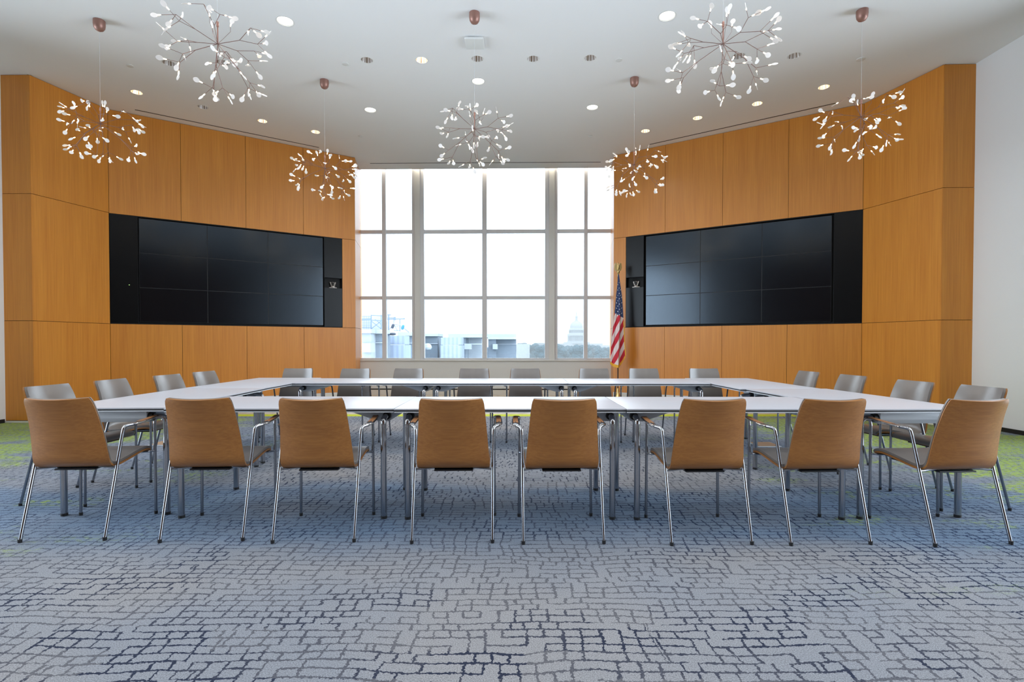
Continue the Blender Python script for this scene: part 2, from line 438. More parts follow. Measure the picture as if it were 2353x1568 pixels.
b1 = MB(); b1.box(6.405,6.425,-4.3,7.2,0,.055); struct('baseboard_right', b1, 'black_plastic', smooth=0)
b1 = MB(); b1.box(-7.375,-7.36,-4.3,7.5,0,.055); struct('baseboard_left', b1, 'black_plastic', smooth=0)

# wooden walls --------------------------------------------------------------
def seg_matrix(a, b):
    d = Vector((b[0]-a[0], b[1]-a[1], 0)); L = d.length; ang = math.atan2(d.y, d.x)
    return Matrix.Translation((a[0],a[1],0)) @ Matrix.Rotation(ang, 4, 'Z'), L, ang
def wood_run(parent, a, b, cols, z_base=.028):
    """cols : list of (s0, s1, z0, z1) veneered panels; local y<0 is the room side"""
    mt, L, ang = seg_matrix(a, b)
    for s0, s1, z0, z1 in cols:
        p = MB(); p.box(s0+.0025, s1-.0025, 0.0, .022, z0+.003, z1-.003)
        o = p.build('wall_panel', 'panel_wood', parent, smooth=0, bevel=.0008)
        o.matrix_local = mt
LP = [(-7.40,7.528),(-6.953,7.522),(-6.677,8.613),(-3.276,10.849),(-3.46,11.95)]
RP = [(2.255,11.95),(2.101,10.724),(5.678,8.412),(5.994,7.244),(6.43,7.232)]
ZB, ZM, ZT = .03, 1.483, 3.322
def backing(name, pts, holes):
    """dark substrate behind the panels; holes = {segment index : (s0,s1,z0,z1)}"""
    w = MB()
    turns = [(pts[k][0]-pts[k-1][0])*(pts[k+1][1]-pts[k][1])-(pts[k][1]-pts[k-1][1])*(pts[k+1][0]-pts[k][0]) for k in range(1,len(pts)-1)]
    for i in range(len(pts)-1):
        mt, L, ang = seg_matrix(pts[i], pts[i+1])
        e0 = -.06 if (i > 0 and turns[i-1] < 0 and (i-1) not in holes) else 0.0; e1 = .06 if (i < len(pts)-2 and turns[i] < 0 and (i+1) not in holes) else 0.0
        if i in holes:
            s0,s1,z0,z1 = holes[i]
            w.box(e0,L+e1,.022,.12,0,z0,mt); w.box(e0,L+e1,.022,.12,z1,5.42,mt)
            if s0 > .02: w.box(0,s0,.022,.12,z0,z1,mt)
            if s1 < L-.02: w.box(s1,L,.022,.12,z0,z1,mt)
            w.box(e0-.02,L+e1+.02,.1205,.14,z0-.1,z1+.1,mt)
            if e0 and s0 <= .02: w.box(e0,-.0005,.004,.12,z0,z1,mt)
            if e1 and s1 >= L-.02: w.box(L+.0005,L+e1,.004,.12,z0,z1,mt)
        else: w.box(e0,L+e1,.022,.12,0,5.42,mt)
    return struct(name, w, 'shadow_gap', smooth=0)
wl = backing('wall_left_wood', LP, {2: (0.0,3.803,1.483,3.315)})
wr = backing('wall_right_wood', RP, {1: (.262,4.259,1.483,3.322)})
def three(L): return [(0,L,ZB,ZM),(0,L,ZM,ZT),(0,L,ZT,CZ-.004)]
wood_run(wl, LP[0], LP[1], three(.447)); wood_run(wl, LP[1], LP[2], three(1.1254))
wood_run(wl, LP[2], LP[3], [(0,1.01,.0,ZM),(1.01,2.032,0,ZM),(2.032,3.051,0,ZM),(3.051,4.07,0,ZM),
    (0,1.01,ZT-.008,CZ-.004),(1.01,2.032,ZT-.008,CZ-.004),(2.032,3.051,ZT-.008,CZ-.004),(3.051,4.07,ZT-.008,CZ-.004),(3.803,4.07,ZM,ZT-.008)])
wood_run(wl, LP[3], LP[4], [(0,1.1,0,ZM),(0,1.1,ZM,ZT),(0,1.1,ZT,5.3)])
wood_run(wr, RP[0], RP[1], [(0,1.23,0,ZM),(0,1.23,ZM,ZT),(0,1.23,ZT,5.3)])
wood_run(wr, RP[1], RP[2], [(0,1.056,0,ZM),(1.056,2.115,0,ZM),(2.115,3.183,0,ZM),(3.183,4.259,0,ZM),
    (0,1.056,ZT,CZ-.004),(1.056,2.115,ZT,CZ-.004),(2.115,3.187,ZT,CZ-.004),(3.187,4.259,ZT,CZ-.004),(0,.262,ZM,ZT)])
wood_run(wr, RP[2], RP[3], three(1.21)); wood_run(wr, RP[3], RP[4], three(.436))
# pale metal base along the wooden walls
def base_run(name, pts, segs):
    w = MB()
    for i in segs:
        mt, L, ang = seg_matrix(pts[i], pts[i+1])
        w.box(0, L, -.012, .0, 0, (.135 if i == (2 if pts is LP else 1) else .026), mt)
    struct(name, w, 'stone' , smooth=0)
base_run('trim_1', LP, [0,1]); base_run('trim_2', RP, [2,3]); base_run('trim_3', LP, [2]); base_run('trim_4', RP, [1])
for nm, pts, i in (('trim_5', LP, 2), ('trim_6', RP, 1)):
    mt, L, ang = seg_matrix(pts[i], pts[i+1]); w = MB(); w.box(0,L,-.014,.0,.135,.147,mt); struct(nm, w, 'bracket_grey', smooth=0)

# window wall ----------------------------------------------------------------
SZ = .77
ws = MB(); ws.box(-.25, WLEN+.25, .0, .25, .145, SZ, WM); struct('wall_window', ws, 'sill_white', smooth=0)
ws = MB(); ws.box(-.25, WLEN+.25, .01, .22, .118, .145, WM); struct('trim_7', ws, 'shadow_gap', smooth=0)  # dark strip painted in for the toe-kick shadow under the sill wall
ws = MB(); ws.box(-.25, WLEN+.25, -.004, .22, .0, .118, WM); struct('baseboard_window', ws, 'stone', smooth=0)
w = MB(); FY0, FY1 = .12, .20; ZTOP = 5.42
def fr(s0, s1, z0, z1, y0=FY0, y1=FY1): w.box(s0,s1,y0,y1,z0,z1,WM)
fr(-.2,-.036,SZ,ZTOP); fr(5.735,5.95,SZ,ZTOP)
fr(.545,.632,SZ,ZTOP,.10,.22); fr(5.085,5.166,SZ,ZTOP,.10,.22)          # slim mullions
fr(1.222,1.29,SZ,ZTOP,.10,.24); fr(1.404,1.492,SZ,ZTOP,.10,.24)         # paired heavy mullions
fr(4.212,4.305,SZ,ZTOP,.10,.24); fr(4.421,4.493,SZ,ZTOP,.10,.24)
fr(2.804,2.906,SZ,ZTOP,.10,.22)
for s0, s1 in ((-.04,.545),(.632,1.222),(1.492,2.804),(2.906,4.212),(4.493,5.085),(5.166,5.735)):
    for z0, z1 in ((SZ,.825),(2.15,2.222),(3.635,3.715)): fr(s0,s1,z0,z1,.13,.20)
wino = struct('window_1', w, 'window_metal', smooth=0)
w = MB(); w.box(1.285,1.41,.07,.26,SZ,ZTOP,WM); w.box(4.30,4.426,.07,.26,SZ,ZTOP,WM); w.build('column_cover', 'sill_white', wino, smooth=0)
w = MB(); w.box(-.25,WLEN+.25,-.03,.14,SZ,SZ+.012,WM); w.build('window_sill', 'sill_white', wino, smooth=0)
for s0, s1 in ((-.04,.545),(.632,1.222),(1.492,2.804),(2.906,4.212),(4.493,5.085),(5.166,5.735)):
    for z0, z1 in ((.825,2.15),(2.222,3.635),(3.715,ZTOP)):
        g = MB(); g.box(s0,s1,.163,.169,z0,z1,WM); g.build('glass_pane', 'glass', wino, smooth=0)
# hidden closing walls beside the window so no daylight leaks behind the wood
w = MB(); w.box(-4.3,-.2,.12,.24,0,5.42,WM); w.box(5.95,10.2,.12,.24,0,5.42,WM); struct('wall_far', w, 'white_paint', smooth=0)

# ------------------------------------------------------------------ ceiling fittings
def lamp(name, loc, power, col, size, spread=PI, rot=(0,0,0), shape='DISK', sy=None):
    L = bpy.data.lights.new(name, 'AREA'); L.shape = shape; L.size = size
    if sy: L.size_y = sy
    L.energy = power; L.color = col; L.spread = spread
    o = bpy.data.objects.new(name, L); COL.objects.link(o); o.location = loc; o.rotation_euler = rot
    return o
WARM = (1.0, .86, .68); NEUT = (1.0, .97, .93)
for x, y, r, k, label in DL:
    t = empty('recessed_downlight', (x, y, CZ))
    tag(t, label, 'ceiling light', 'round recessed downlights in the white ceiling')
    ring = MB(); ring.lathe([(r*.97,.0),(r*.97,-.003),(r*1.07,-.0025),(r*1.09,.0)], 28, cap0=False, cap1=False)
    ring.build('trim_ring', 'trim_white', t)
    deep = .012 if k == 'on' else .13
    c = MB(); c.lathe([(r*.985,0.0),(r*.9,deep*.4),(r*.62 if k != 'on' else r*.97, deep)], 28, cap0=False, cap1=False)
    c.build('reflector', {'on':'trim_white','warm':'reflector_warm','off':'reflector_silver'}[k], t)
    l = MB(); rr = r*.96 if k == 'on' else r*.66
    l.lathe([(rr, deep-.001),(rr, deep+.004)], 28); l.build('lamp_lens', {'on':'lens_on','warm':'lens_warm','off':'lens_off'}[k], t)
    if k == 'on': lamp('downlight_lamp', (x,y,CZ-.004), 18, NEUT, r*1.7, math.radians(150))
    elif k == 'off': lamp('downlight_lamp', (x,y,CZ+deep*.9), .06, NEUT, r*1.0, math.radians(150))  # faint lamp added to keep the unlit fitting's reflector from going dark
    elif k == 'warm': lamp('downlight_lamp', (x,y,CZ+deep*.9), .9, WARM, r*1.0, math.radians(150))
# unseen lamps added overhead as fill light for the room around the camera
for x in (-5.6,-3.0,-.45,2.1,4.7):
    for y in (-2.9,-.4,2.1,4.2): lamp('downlight_lamp', (x,y,CZ-.01), 10, NEUT, .19, math.radians(160))

for x, y, r, label in ((-5.327,7.289,.045,'flat white sprinkler cover near the left pilaster above the left chandelier'),
        (-2.308,7.244,.045,'flat white sprinkler cover just left of the middle row of downlights'),
        (1.461,7.145,.045,'flat white sprinkler cover just right of the middle row of downlights'),
        (4.754,7.123,.055,'flat white sprinkler cover crossed by the right chandelier cord'),
        (-2.826,9.741,.04,'small white sprinkler cover near the left end of the window'),
        (1.468,9.741,.04,'small white sprinkler cover near the right end of the window')):
    d = MB(); d.lathe([(r,0.0),(r,-.006),(r*.8,-.009)], 22)
    tag(d.build('ceiling_sprinkler', 'trim_white', loc=(x,y,CZ)), label, 'sprinkler', 'sprinkler covers on the ceiling')
t = empty('wireless_access_point', (-.479, 6.70, CZ)); tag(t, 'square white plastic box mounted on the ceiling behind the middle pendant cord', 'ceiling box')
b = MB(); b.box(-.12,.12,-.12,.12,-.045,-.012); b.build('housing', 'trim_white', t, bevel=.014)
b = MB(); b.box(-.08,.08,-.08,.08,-.012,0.0); b.build('mounting_plate', 'bracket_grey', t, smooth=0)
def slot(p, q, label):
    d = Vector((q[0]-p[0], q[1]-p[1], 0)); mt = Matrix.Rotation(math.atan2(d.y,d.x), 4, 'Z')
    s = MB(); s.box(0,d.length,-.011,.011,-.003,.0)
    o = s.build('slot_vent', 'slot_black', smooth=0, loc=(p[0],p[1],CZ), rot=(0,0,math.atan2(d.y,d.x)))
    tag(o, label, 'ceiling vent', 'thin dark slot vents in the ceiling')
slot((-3.053,11.20),(1.893,11.12),'thin dark slot vent in the ceiling along the head of the window')
slot((-6.248,8.645),(-3.814,10.299),'thin dark slot vent in the ceiling along the left wooden wall')
slot((2.68,10.143),(5.215,8.412),'thin dark slot vent in the ceiling along the right wooden wall')
# warm lamps in the pocket above the window head, over the two heavy mullions
for s_, p_ in ((.6,5),(1.35,12),(2.85,9),(4.36,12),(5.12,5)):
    c = WM @ Vector((s_, .03, 5.38)); lamp('pocket_lamp', c, p_, WARM, .16, math.radians(110))

# ------------------------------------------------------------------ pendants
def leaf_mesh():
    m = MB(); n = 14; out = []
    for i in range(n):
        a = 2*PI*i/n; px = math.sin(a)*.0225*(1.0 if math.cos(a) > -.2 else .8); pz = .042 + math.cos(a)*.033
        if math.cos(a) < -.3: px *= .55
        out.append((px, pz))
    m.extr(out, -.0013, .0013); return m
def rodrot(d, roll):
    q = Vector(d).to_track_quat('Z', 'Y').to_matrix().to_4x4() @ Matrix.Rotation(roll, 4, 'Z')
    return q
def make_pendant(seed):
    R = random.Random(seed)
    t = empty('pendant_chandelier')
    rod = MB(); rod.tube([(0,0,0),(0,0,.155)], .006, 8); rod.build('stem', 'copper', t)
    cp = MB(); cp.lathe([(.010,0),(.011,.035),(.008,.045)], 12, c=(0,0,.15)); cp.build('stem_cap', 'copper', t)
    tips = []
    br = MB()
    hub = Vector((0,0,0))
    # primary arms: (azimuth, elevation, length); each forks, each fork carries three twigs
    prim = []
    for k in range(6): prim.append((2*PI*k/6+R.uniform(-.15,.15), R.uniform(.0,.28), R.uniform(.15,.20)))
    for k in range(4): prim.append((2*PI*(k+.5)/4+R.uniform(-.2,.2), -R.uniform(.5,.85), R.uniform(.2,.25)))
    prim.append((R.uniform(0,6), -1.45, .22))
    for az, el, ln in prim:
        d = Vector((math.cos(az)*math.cos(el), math.sin(az)*math.cos(el), math.sin(el)))
        p1 = hub+d*ln; br.tube([hub, p1], .0028, 6)
        nf = 2 if el > -1.3 else 1
        for f in range(nf):
            e = 1 if f else -1
            az2 = az+e*R.uniform(.28,.5)+(R.uniform(-.1,.1)); el2 = el+(R.uniform(.12,.42) if f == 0 and el > -.1 else R.uniform(-.42,.05))
            if el > -.1 and f == 1: el2 = el-R.uniform(.15,.5)
            d2 = Vector((math.cos(az2)*math.cos(el2), math.sin(az2)*math.cos(el2), math.sin(el2)))
            p2 = p1+d2*R.uniform(.13,.19); br.tube([p1, p2], .0024, 6)
            for g in range(3 if (el > -1.3 and not (R.random() < .12)) else 2):
                a3 = 2*PI*g/3+R.uniform(-.4,.4)
                u = d2.orthogonal().normalized(); w_ = d2.cross(u)
                d3 = (d2*1.0+(u*math.cos(a3)+w_*math.sin(a3))*R.uniform(.8,1.5)).normalized()
                p3 = p2+d3*R.uniform(.06,.115)
                if p3.z < -.35: p3.z = -.35-R.uniform(0,.04)
                if Vector((p3.x,p3.y)).length > .42:
                    q = .42/Vector((p3.x,p3.y)).length; p3.x *= q; p3.y *= q
                if p3.z > .09: p3.z = .09+R.uniform(-.06,.02)
                br.tube([p2, p3], .0019, 6); tips.append((p3, (p3-p2).normalized()))
    for k in range(3):       # tuft round the stem
        a = 2*PI*k/3+.4; p2 = Vector((.10*math.cos(a),.10*math.sin(a),.13)); p1 = Vector((.04*math.cos(a),.04*math.sin(a),.05))
        br.tube([hub,p1,p2], .0015, 5); tips.append((p2+Vector((.0,.0,.05)), Vector((.3*math.cos(a),.3*math.sin(a),1)).normalized()))
        br.tube([p2, tips[-1][0]], .0014, 5)
    br.build('branches', 'copper_wire', t, smooth=0)
    for p, d in tips:
        R_ = rodrot(d, R.uniform(0, PI))
        lf = bpy.data.objects.new('leaf_lamp', LEAF); COL.objects.link(lf); lf.parent = t
        lf.matrix_local = Matrix.Translation(p) @ R_
        bb = bpy.data.objects.new('bulb', BULB); COL.objects.link(bb); bb.parent = lf
    # cord and ceiling canopy are parts of the hanging lamp
    return t
_l = leaf_mesh().build('leaf_lamp', 'leaf_glow'); LEAF = _l.data; bpy.data.objects.remove(_l)
_b = MB().lathe([(.0012,-.004),(.0035,.0),(.0048,.010),(.0042,.016),(.0015,.022)], 8).build('bulb', 'bulb_on'); BULB = _b.data; bpy.data.objects.remove(_b)
PEND = [(-2.60,4.62,3.80,'large lit pendant chandelier front left, its cord running out of the top of the picture'),
        (1.865,4.62,3.80,'large lit pendant chandelier front right, its cord running out of the top of the picture'),
        (-4.955,6.28,3.80,'lit pendant chandelier hanging before the left wooden pilaster'),
        (-.44,6.14,3.68,'lit pendant chandelier in the middle, hanging before the window head'),
        (4.075,6.09,3.80,'lit pendant chandelier hanging before the right wooden pilaster'),
        (-2.763,7.69,3.74,'small looking lit pendant chandelier at the left end of the window'),
        (1.788,7.63,3.77,'small looking lit pendant chandelier at the right end of the window')]
protos = [make_pendant(11), make_pendant(23)]
pends = [protos[i] if i < 2 else copy_tree(protos[i % 2]) for i in range(len(PEND))]
cano = MB(); cano.lathe([(.062,0.0),(.063,-.05),(.058,-.085),(.042,-.112),(.018,-.126),(.004,-.13)], 24)
CANO = None
for i, (x, y, z, label) in enumerate(PEND):
    o = pends[i]
    o.location = (x, y, z); o.rotation_euler = (0, 0, (0.0, 2.1, 1.2, 3.9, 5.1, 2.9, .7)[i])
    tag(o, label, 'chandelier', 'twig chandeliers with small leaf lamps')
    cd = MB(); cd.tube([(0,0,.19),(0,0,CZ-z-.12)], .0011, 6); cd.build('cord', 'bracket_grey', o, smooth=0)
    if CANO is None:
        c = cano.build('ceiling_canopy', 'copper', o); CANO = c.data
    else:
        c = bpy.data.objects.new('ceiling_canopy', CANO); COL.objects.link(c); c.parent = o
    c.location = (0,0,CZ-z)

# ------------------------------------------------------------------ video walls
def video_wall(side, a, b, cols, zrows, area, niche, lip):
    mt, L, ang = seg_matrix(a, b)
    s0, s1, z0, z1 = area
    h = MB()      # black recess behind the displays
    s0 += .002; s1 -= .002; z0 += .002; z1 -= .002
    h.box(s0,s1,.085,.118,z0,z1,mt); 
    h.box(s0,s1,.0,.085,z1-.012,z1,mt); h.box(s0,s1,.0,.085,z0,z0+.012,mt)
    o = h.build('display_recess', 'niche_black', smooth=0)
    tag(o, 'black recess framing the nine displays of the %s video wall' % side, 'recess', 'black display recesses')
    # speaker / blank panels
    big = (s0, cols[0]-.012) if side == 'left' else (cols[-1]+.03, s1)
    p = MB(); p.box(big[0]+.003,big[1]-.001,.0,.084,z0+.013,z1-.013,mt)
    o = p.build('black_cabinet', 'black_panel', smooth=0, bevel=.001)
    tag(o, 'tall plain black cabinet front beside the %s video wall next to the %s pilaster' % (side, side), 'cabinet', 'tall black cabinets')
    if side == 'left':
        g = MB(); g.box(.255,.268,-.0015,.0,2.139,2.145,mt); g.build('indicator_light', 'green_led', o, smooth=0)
    n0, n1, nz0, nz1 = niche
    p = empty('niche_cabinet', mt @ Vector(((n0+n1)/2, 0, z0)), ang)
    tag(p, 'narrow black cabinet with a camera niche at the window end of the %s video wall' % side, 'cabinet', 'black niche cabinets')
    def sub(nm, x0,x1,y0,y1,za,zb,mat='black_panel'):
        q = MB(); c = (n0+n1)/2; q.box(x0-c,x1-c,y0,y1,za-z0,zb-z0); q.build(nm, mat, p, smooth=0)
    sub('upper_door', n0,n1,.0,.084,nz1,z1-.013); sub('lower_door', n0,n1,.0,.084,z0+.013,nz0)
    sub('niche_lining', n0,n1,.07,.084,nz0,nz1,'niche_black'); sub('niche_side', n0,n0+.008,.0,.07,nz0,nz1,'niche_black'); sub('niche_side', n1-.008,n1,.0,.07,nz0,nz1,'niche_black')
    names_c = ['left','middle','right']; names_r = ['bottom','middle','top']
    for i in range(3):
        for j in range(3):
            t = empty('video_display', mt @ Vector(((cols[i]+cols[i+1])/2, .03, zrows[j])), ang)
            tag(t, '%s row, %s column black display of the %s video wall' % (names_r[j], names_c[i], side), 'screen', 'displays of the two video walls')
            w = (cols[i+1]-cols[i])/2; hgt = zrows[j+1]-zrows[j]
            q = MB(); q.box(-w+.0015,w-.0015,.0,.05,.0015,hgt-.0015); q.build('bezel', 'black_plastic', t, smooth=0, bevel=.001)
            q = MB(); q.box(-w+.006,w-.006,-.0012,.0005,.006,hgt-.006); q.build('screen', 'screen', t, smooth=0)
    # camera in its niche
    c = empty('video_camera', mt @ Vector(((n0+n1)/2+(.0 if side == 'left' else .02), .03, nz0+.0005)), ang+(-.25 if side == 'left' else .1))
    tag(c, 'small silver conference camera in the niche of the %s video wall' % side, 'camera', 'conference cameras in the niches')
    q = MB(); q.box(-.075,.075,-.025,.025,0,.014); q.build('mount_foot', 'camera_silver', c, bevel=.003)
    q = MB(); q.lathe([(.045,.014),(.045,.03),(.03,.042)], 20); q.build('base', 'camera_silver', c)
    for sx in (-1,1):
        q = MB(); q.add([(sx*.032,-.02,.035),(sx*.058,-.02,.115),(sx*.044,-.02,.125),(sx*.024,-.02,.05),(sx*.032,.02,.035),(sx*.058,.02,.115),(sx*.044,.02,.125),(sx*.024,.02,.05)],
              [(0,1,2,3),(7,6,5,4),(0,4,5,1),(1,5,6,2),(2,6,7,3),(3,7,4,0)]); q.build('yoke_arm', 'camera_silver', c, smooth=0)
    q = MB(); q.lathe([(.036,-.03),(.038,-.01),(.038,.02),(.03,.034)], 22, mt=Matrix.Translation((0,0,.088)) @ Matrix.Rotation(PI/2,4,'X')); hd = q.build('camera_head', 'camera_silver', c)
    q = MB(); q.lathe([(.029,.030),(.029,.046),(.018,.048),(.017,.040)], 22, mt=Matrix.Translation((0,0,.088)) @ Matrix.Rotation(PI/2,4,'X')); q.build('lens', 'black_plastic', hd)
ZR = [1.522, 2.110, 2.700, 3.292]
video_wall('left', LP[2], LP[3], [.398,1.405,2.412,3.427], ZR, (0.0,3.803,1.483,3.315), (3.443,3.799,2.287,2.494), 0)
video_wall('right', RP[1], RP[2], [.668,1.719,2.774,3.832], ZR, (.262,4.259,1.483,3.322), (.266,.632,2.287,2.494), 0)

# ------------------------------------------------------------------ tables
TL, TW, TZ = 1.496, .765, .73
def make_table():
    t = empty('conference_table'); hx, hy = TL/2, TW/2
    q = MB(); q.box(-hx,hx,-hy,hy,TZ-.0095,TZ); top = q.build('tabletop', 'laminate', t, bevel=.002)
    q = MB(); q.box(-hx-.0004,hx+.0004,-hy-.0004,hy+.0004,TZ-.0175,TZ-.0095); q.build('edge_band', 'black_plastic', top, smooth=0)
    q = MB(); q.box(-hx+.001,hx-.001,-hy+.001,hy-.001,TZ-.0255,TZ-.0175); q.build('lower_board', 'edge_light', top, smooth=0)
    zb = TZ-.0255
    for sx in (-1,1):
        x1 = hx-.045; x0 = hx-.36
        poly = [(sx*x1,zb),(sx*x0,zb),(sx*(x0+.02),zb-.012),(sx*(x1-.10),zb-.078),(sx*(x1-.02),zb-.078),(sx*x1,zb-.05)]
        if sx > 0: poly = poly[::-1]
        q = MB(); q.extr(poly, -hy+.155, hy-.155); br = q.build('end_bracket', 'bracket_grey', t, smooth=25, bevel=.003)
        for sy in (-1,1):
            px, py = sx*(hx-.078), sy*(hy-.048)
            q = MB(); q.lathe([(.026,0),(.026,.03)], 16, mt=Matrix.Translation((px, sy*(hy-.155), zb-.04)) @ Matrix.Rotation(-sy*PI/2,4,'X')); q.build('pivot_cap', 'black_plastic', br)
            q = MB(); q.tube(rounded([(px, sy*(hy-.13), zb-.04),(px,py,zb-.042),(px,py,.50)], .045, 7), .0185, 14); q.tube([(px,py,.52),(px,py,.018)], .0195, 16)
            lg = q.build('leg', 'chrome', t)
            q = MB(); q.lathe([(.0205,0),(.021,.018)], 16, c=(px,py,0)); q.build('rubber_foot', 'rubber', lg)
    return t
tproto = make_table()
H = PI/2
TABLES = [ # x, y, rot, label
 (-1.511, 3.733, -.008, 'white table at the left of the near row, behind the second and third chairs'),
 (-.0125, 3.714, .0, 'white table in the middle of the near row, behind the middle two chairs'),
 (1.487, 3.705, .0, 'white table at the right of the near row, behind the sixth chair'),
 (-1.612, 5.905, -.012, 'white table at the left of the far row'),
 (-.1325, 5.880, -.012, 'white table in the middle of the far row, its near edge facing the open ring'),
 (1.350, 5.850, -.012, 'white table at the right of the far row'),
 (-2.690, 4.130, H+.045, 'white table on the left side of the ring, nearer the camera'),
 (-2.735, 5.515+.12, H+.004, 'white table on the left side of the ring, nearer the window'),
 (2.590, 4.070, H+.045, 'white table on the right side of the ring, nearer the camera'),
 (2.497, 5.470+.09, H+.010, 'white table on the right side of the ring, nearer the window'),
]
for i, (x, y, a, label) in enumerate(TABLES):
    o = tproto if i == 0 else copy_tree(tproto)
    o.location = (x, y, 0); o.rotation_euler = (0, 0, a)
    tag(o, label, 'table', 'white folding tables set in a hollow ring')

# ------------------------------------------------------------------ chairs
PROF = [(.478,.424),(.474,.438),(.462,.447),(.440,.452),(.40,.453),(.34,.446),(.27,.434),(.20,.423),(.155,.418),(.122,.419),(.100,.428),(.086,.445),(.078,.470),(.071,.51),(.062,.56),(.052,.61),(.040,.66),(.026,.71),(.010,.76),(-.006,.80),(-.022,.838)]
def prof(t):
    k = t*(len(PROF)-1); i = min(int(k), len(PROF)-2); f = k-i
    p0 = PROF[max(i-1,0)]; p1 = PROF[i]; p2 = PROF[i+1]; p3 = PROF[min(i+2,len(PROF)-1)]
    def cr(a,b,c,d): return .5*((2*b)+(-a+c)*f+(2*a-5*b+4*c-d)*f*f+(-a+3*b-3*c+d)*f**3)
    return cr(p0[0],p1[0],p2[0],p3[0]), cr(p0[1],p1[1],p2[1],p3[1])
def shell_fn(inset=0.0, off=0.0, t0=0.0, t1=1.0):
    def fn(u, v):
        t = t0+(t1-t0)*v
        y, z = prof(t)
        y2, z2 = prof(min(t+.01,1)); y1, z1 = prof(max(t-.01,0))
        ty, tz = y2-y1, z2-z1; l = math.hypot(ty,tz); ny, nz = -tz/l, ty/l   # points away from the sitter
        tb = max(0.0, min(1.0, (t-.42)/.2))
        hw = .215*(1-tb)+.209*tb if t < .62 else .209-(t-.62)/.38*.031
        if t < .06: hw -= .03*(1-t/.06)**2
        if t > .955: hw -= .010*((t-.955)/.045)**2
        hw -= inset
        q = 2*u-1
        cv = .045*tb*tb*(3-2*tb)
        y += cv*(q*q-1.0)
        z += .005*(q*q-1.0)*max(0.0, (t-.8)/.2)
        y -= ny*off; z -= nz*off
        return Vector((q*hw, y, z))
    return fn
def make_chair():
    t = empty('armchair')
    q = MB(); q.slab(shell_fn(), 16, 46, .0105); q.build('shell', ['chair_wood'], t, smooth=50)
    q = MB(); q.slab(shell_fn(.005, .0165, .012, .992), 16, 46, .0155); q.build('upholstery', 'leather', t, smooth=60)
    for sx in (-1,1):
        rear = [(sx*.232,0,.018),(sx*.2335,.160,.600)]
        q = MB(); q.tube(rear, .009, 12); lg = q.build('leg', 'steel_tube', t)
        q = MB(); q.lathe([(.0105,0),(.0115,.020)], 12, c=(sx*.232,-.003,0)); q.build('rubber_foot', 'rubber', lg)
        fr_ = [(sx*.240,.475,.018),(sx*.236,.478,.615)]
        q = MB(); q.tube(fr_, .009, 12); lg = q.build('leg', 'steel_tube', t)
        q = MB(); q.lathe([(.0105,0),(.0115,.020)], 12, c=(sx*.240,.475,0)); q.build('rubber_foot', 'rubber', lg)
        q = MB()
        q.tube(rounded([(sx*.2335,.160,.598),(sx*.236,.172,.642),(sx*.268,.215,.648)], .028, 6), [.0095]*6+[.0095]*8, 12)
        q.tube(rounded([(sx*.236,.478,.613),(sx*.238,.482,.662),(sx*.262,.462,.664)], .02, 5), .0095, 12)
        q.tube([(sx*.266,.205,.650),(sx*.268,.215,.650),(sx*.270,.25,.652),(sx*.268,.36,.659),(sx*.262,.462,.667),(sx*.261,.485,.667)], [.012,.019,.0225,.0225,.021,.014], 14, flat=.34, up=(0,0,1))
        arm = q.build('armrest', 'chrome', t)
        q = MB()
        pts = [(.268,.262,.6602),(.268,.36,.667),(.262,.452,.6743)]; vs = []; 
        for (px,py,pz) in pts:
            for s_ in (-.0155,.0155):
                vs += [(sx*(px+s_),py,pz-.005),(sx*(px+s_),py,pz)]
        fs = []
        for k in range(2):
            a = k*4; fs += [(a+1,a+3,a+7,a+5),(a,a+4,a+6,a+2),(a,a+1,a+5,a+4),(a+2,a+6,a+7,a+3)]
        fs += [(0,2,3,1),(8,9,11,10)]
        q.add(vs, fs); q.build('arm_pad', 'arm_wood', arm, smooth=0)
    q = MB()
    q.tube(rounded([(-.233,.108,.402),(-.13,.118,.409),(.13,.118,.409),(.233,.108,.402)], .03, 4), .0065, 8)
    q.tube([(-.237,.470,.428),(-.20,.445,.428),(.20,.445,.428),(.237,.470,.428)], .0065, 8)
    for sx in (-1,1): q.tube([(sx*.165,.115,.4075),(sx*.165,.28,.418),(sx*.165,.445,.428)], .0065, 8)
    q.build('seat_frame', 'steel_tube', t)
    q = MB(); q.box(-.115,.115,.095,.17,.393,.402); q.box(-.14,.14,.20,.42,.402,.415); q.build('under_plate', 'black_plastic', t, smooth=0, bevel=.002)
    return t
chair = make_chair()
NEAR = ['leftmost','second from the left','third from the left','left of the middle pair','right of the middle pair','third from the right','second from the right','rightmost']
first = True
def place(x, y, rz, label, group):
    global first
    o = chair if first else copy_tree(chair); first = False
    o.location = (x, y, 0); o.rotation_euler = (0,0,rz); tag(o, label, 'chair', group)
    return o
for i, (x, y, r) in enumerate([(-2.612,2.994,.075),(-1.803,2.991,.068),(-1.148,2.978,.045),(-.345,2.968,.024),(.297,2.958,.022),(1.141,2.94,.032),(1.820,2.94,.036),(2.627,2.934,.075)]):
    place(x, y, r, 'wooden backed armchair in the near row, %s' % NEAR[i], 'armchairs along the near tables')
for i, x in enumerate([-2.70,-1.957,-1.297,-.472,.166,1.026,1.652,2.408]):
    lab = ['leftmost, before the left wooden wall','second from the left, by the window wall edge','third from the left, below the window','left of the middle pair','right of the middle pair','third from the right, left of the flag','second from the right, right of the flag','rightmost, before the right wooden wall'][i]
    y = [6.53,6.47,6.49,6.48,6.47,6.47,6.49,6.49][i]
    place(x, y, PI+[.02,-.03,-.03,-.03,.02,.0,.0,.0][i], 'grey armchair behind the far tables, %s' % lab, 'armchairs along the far tables')
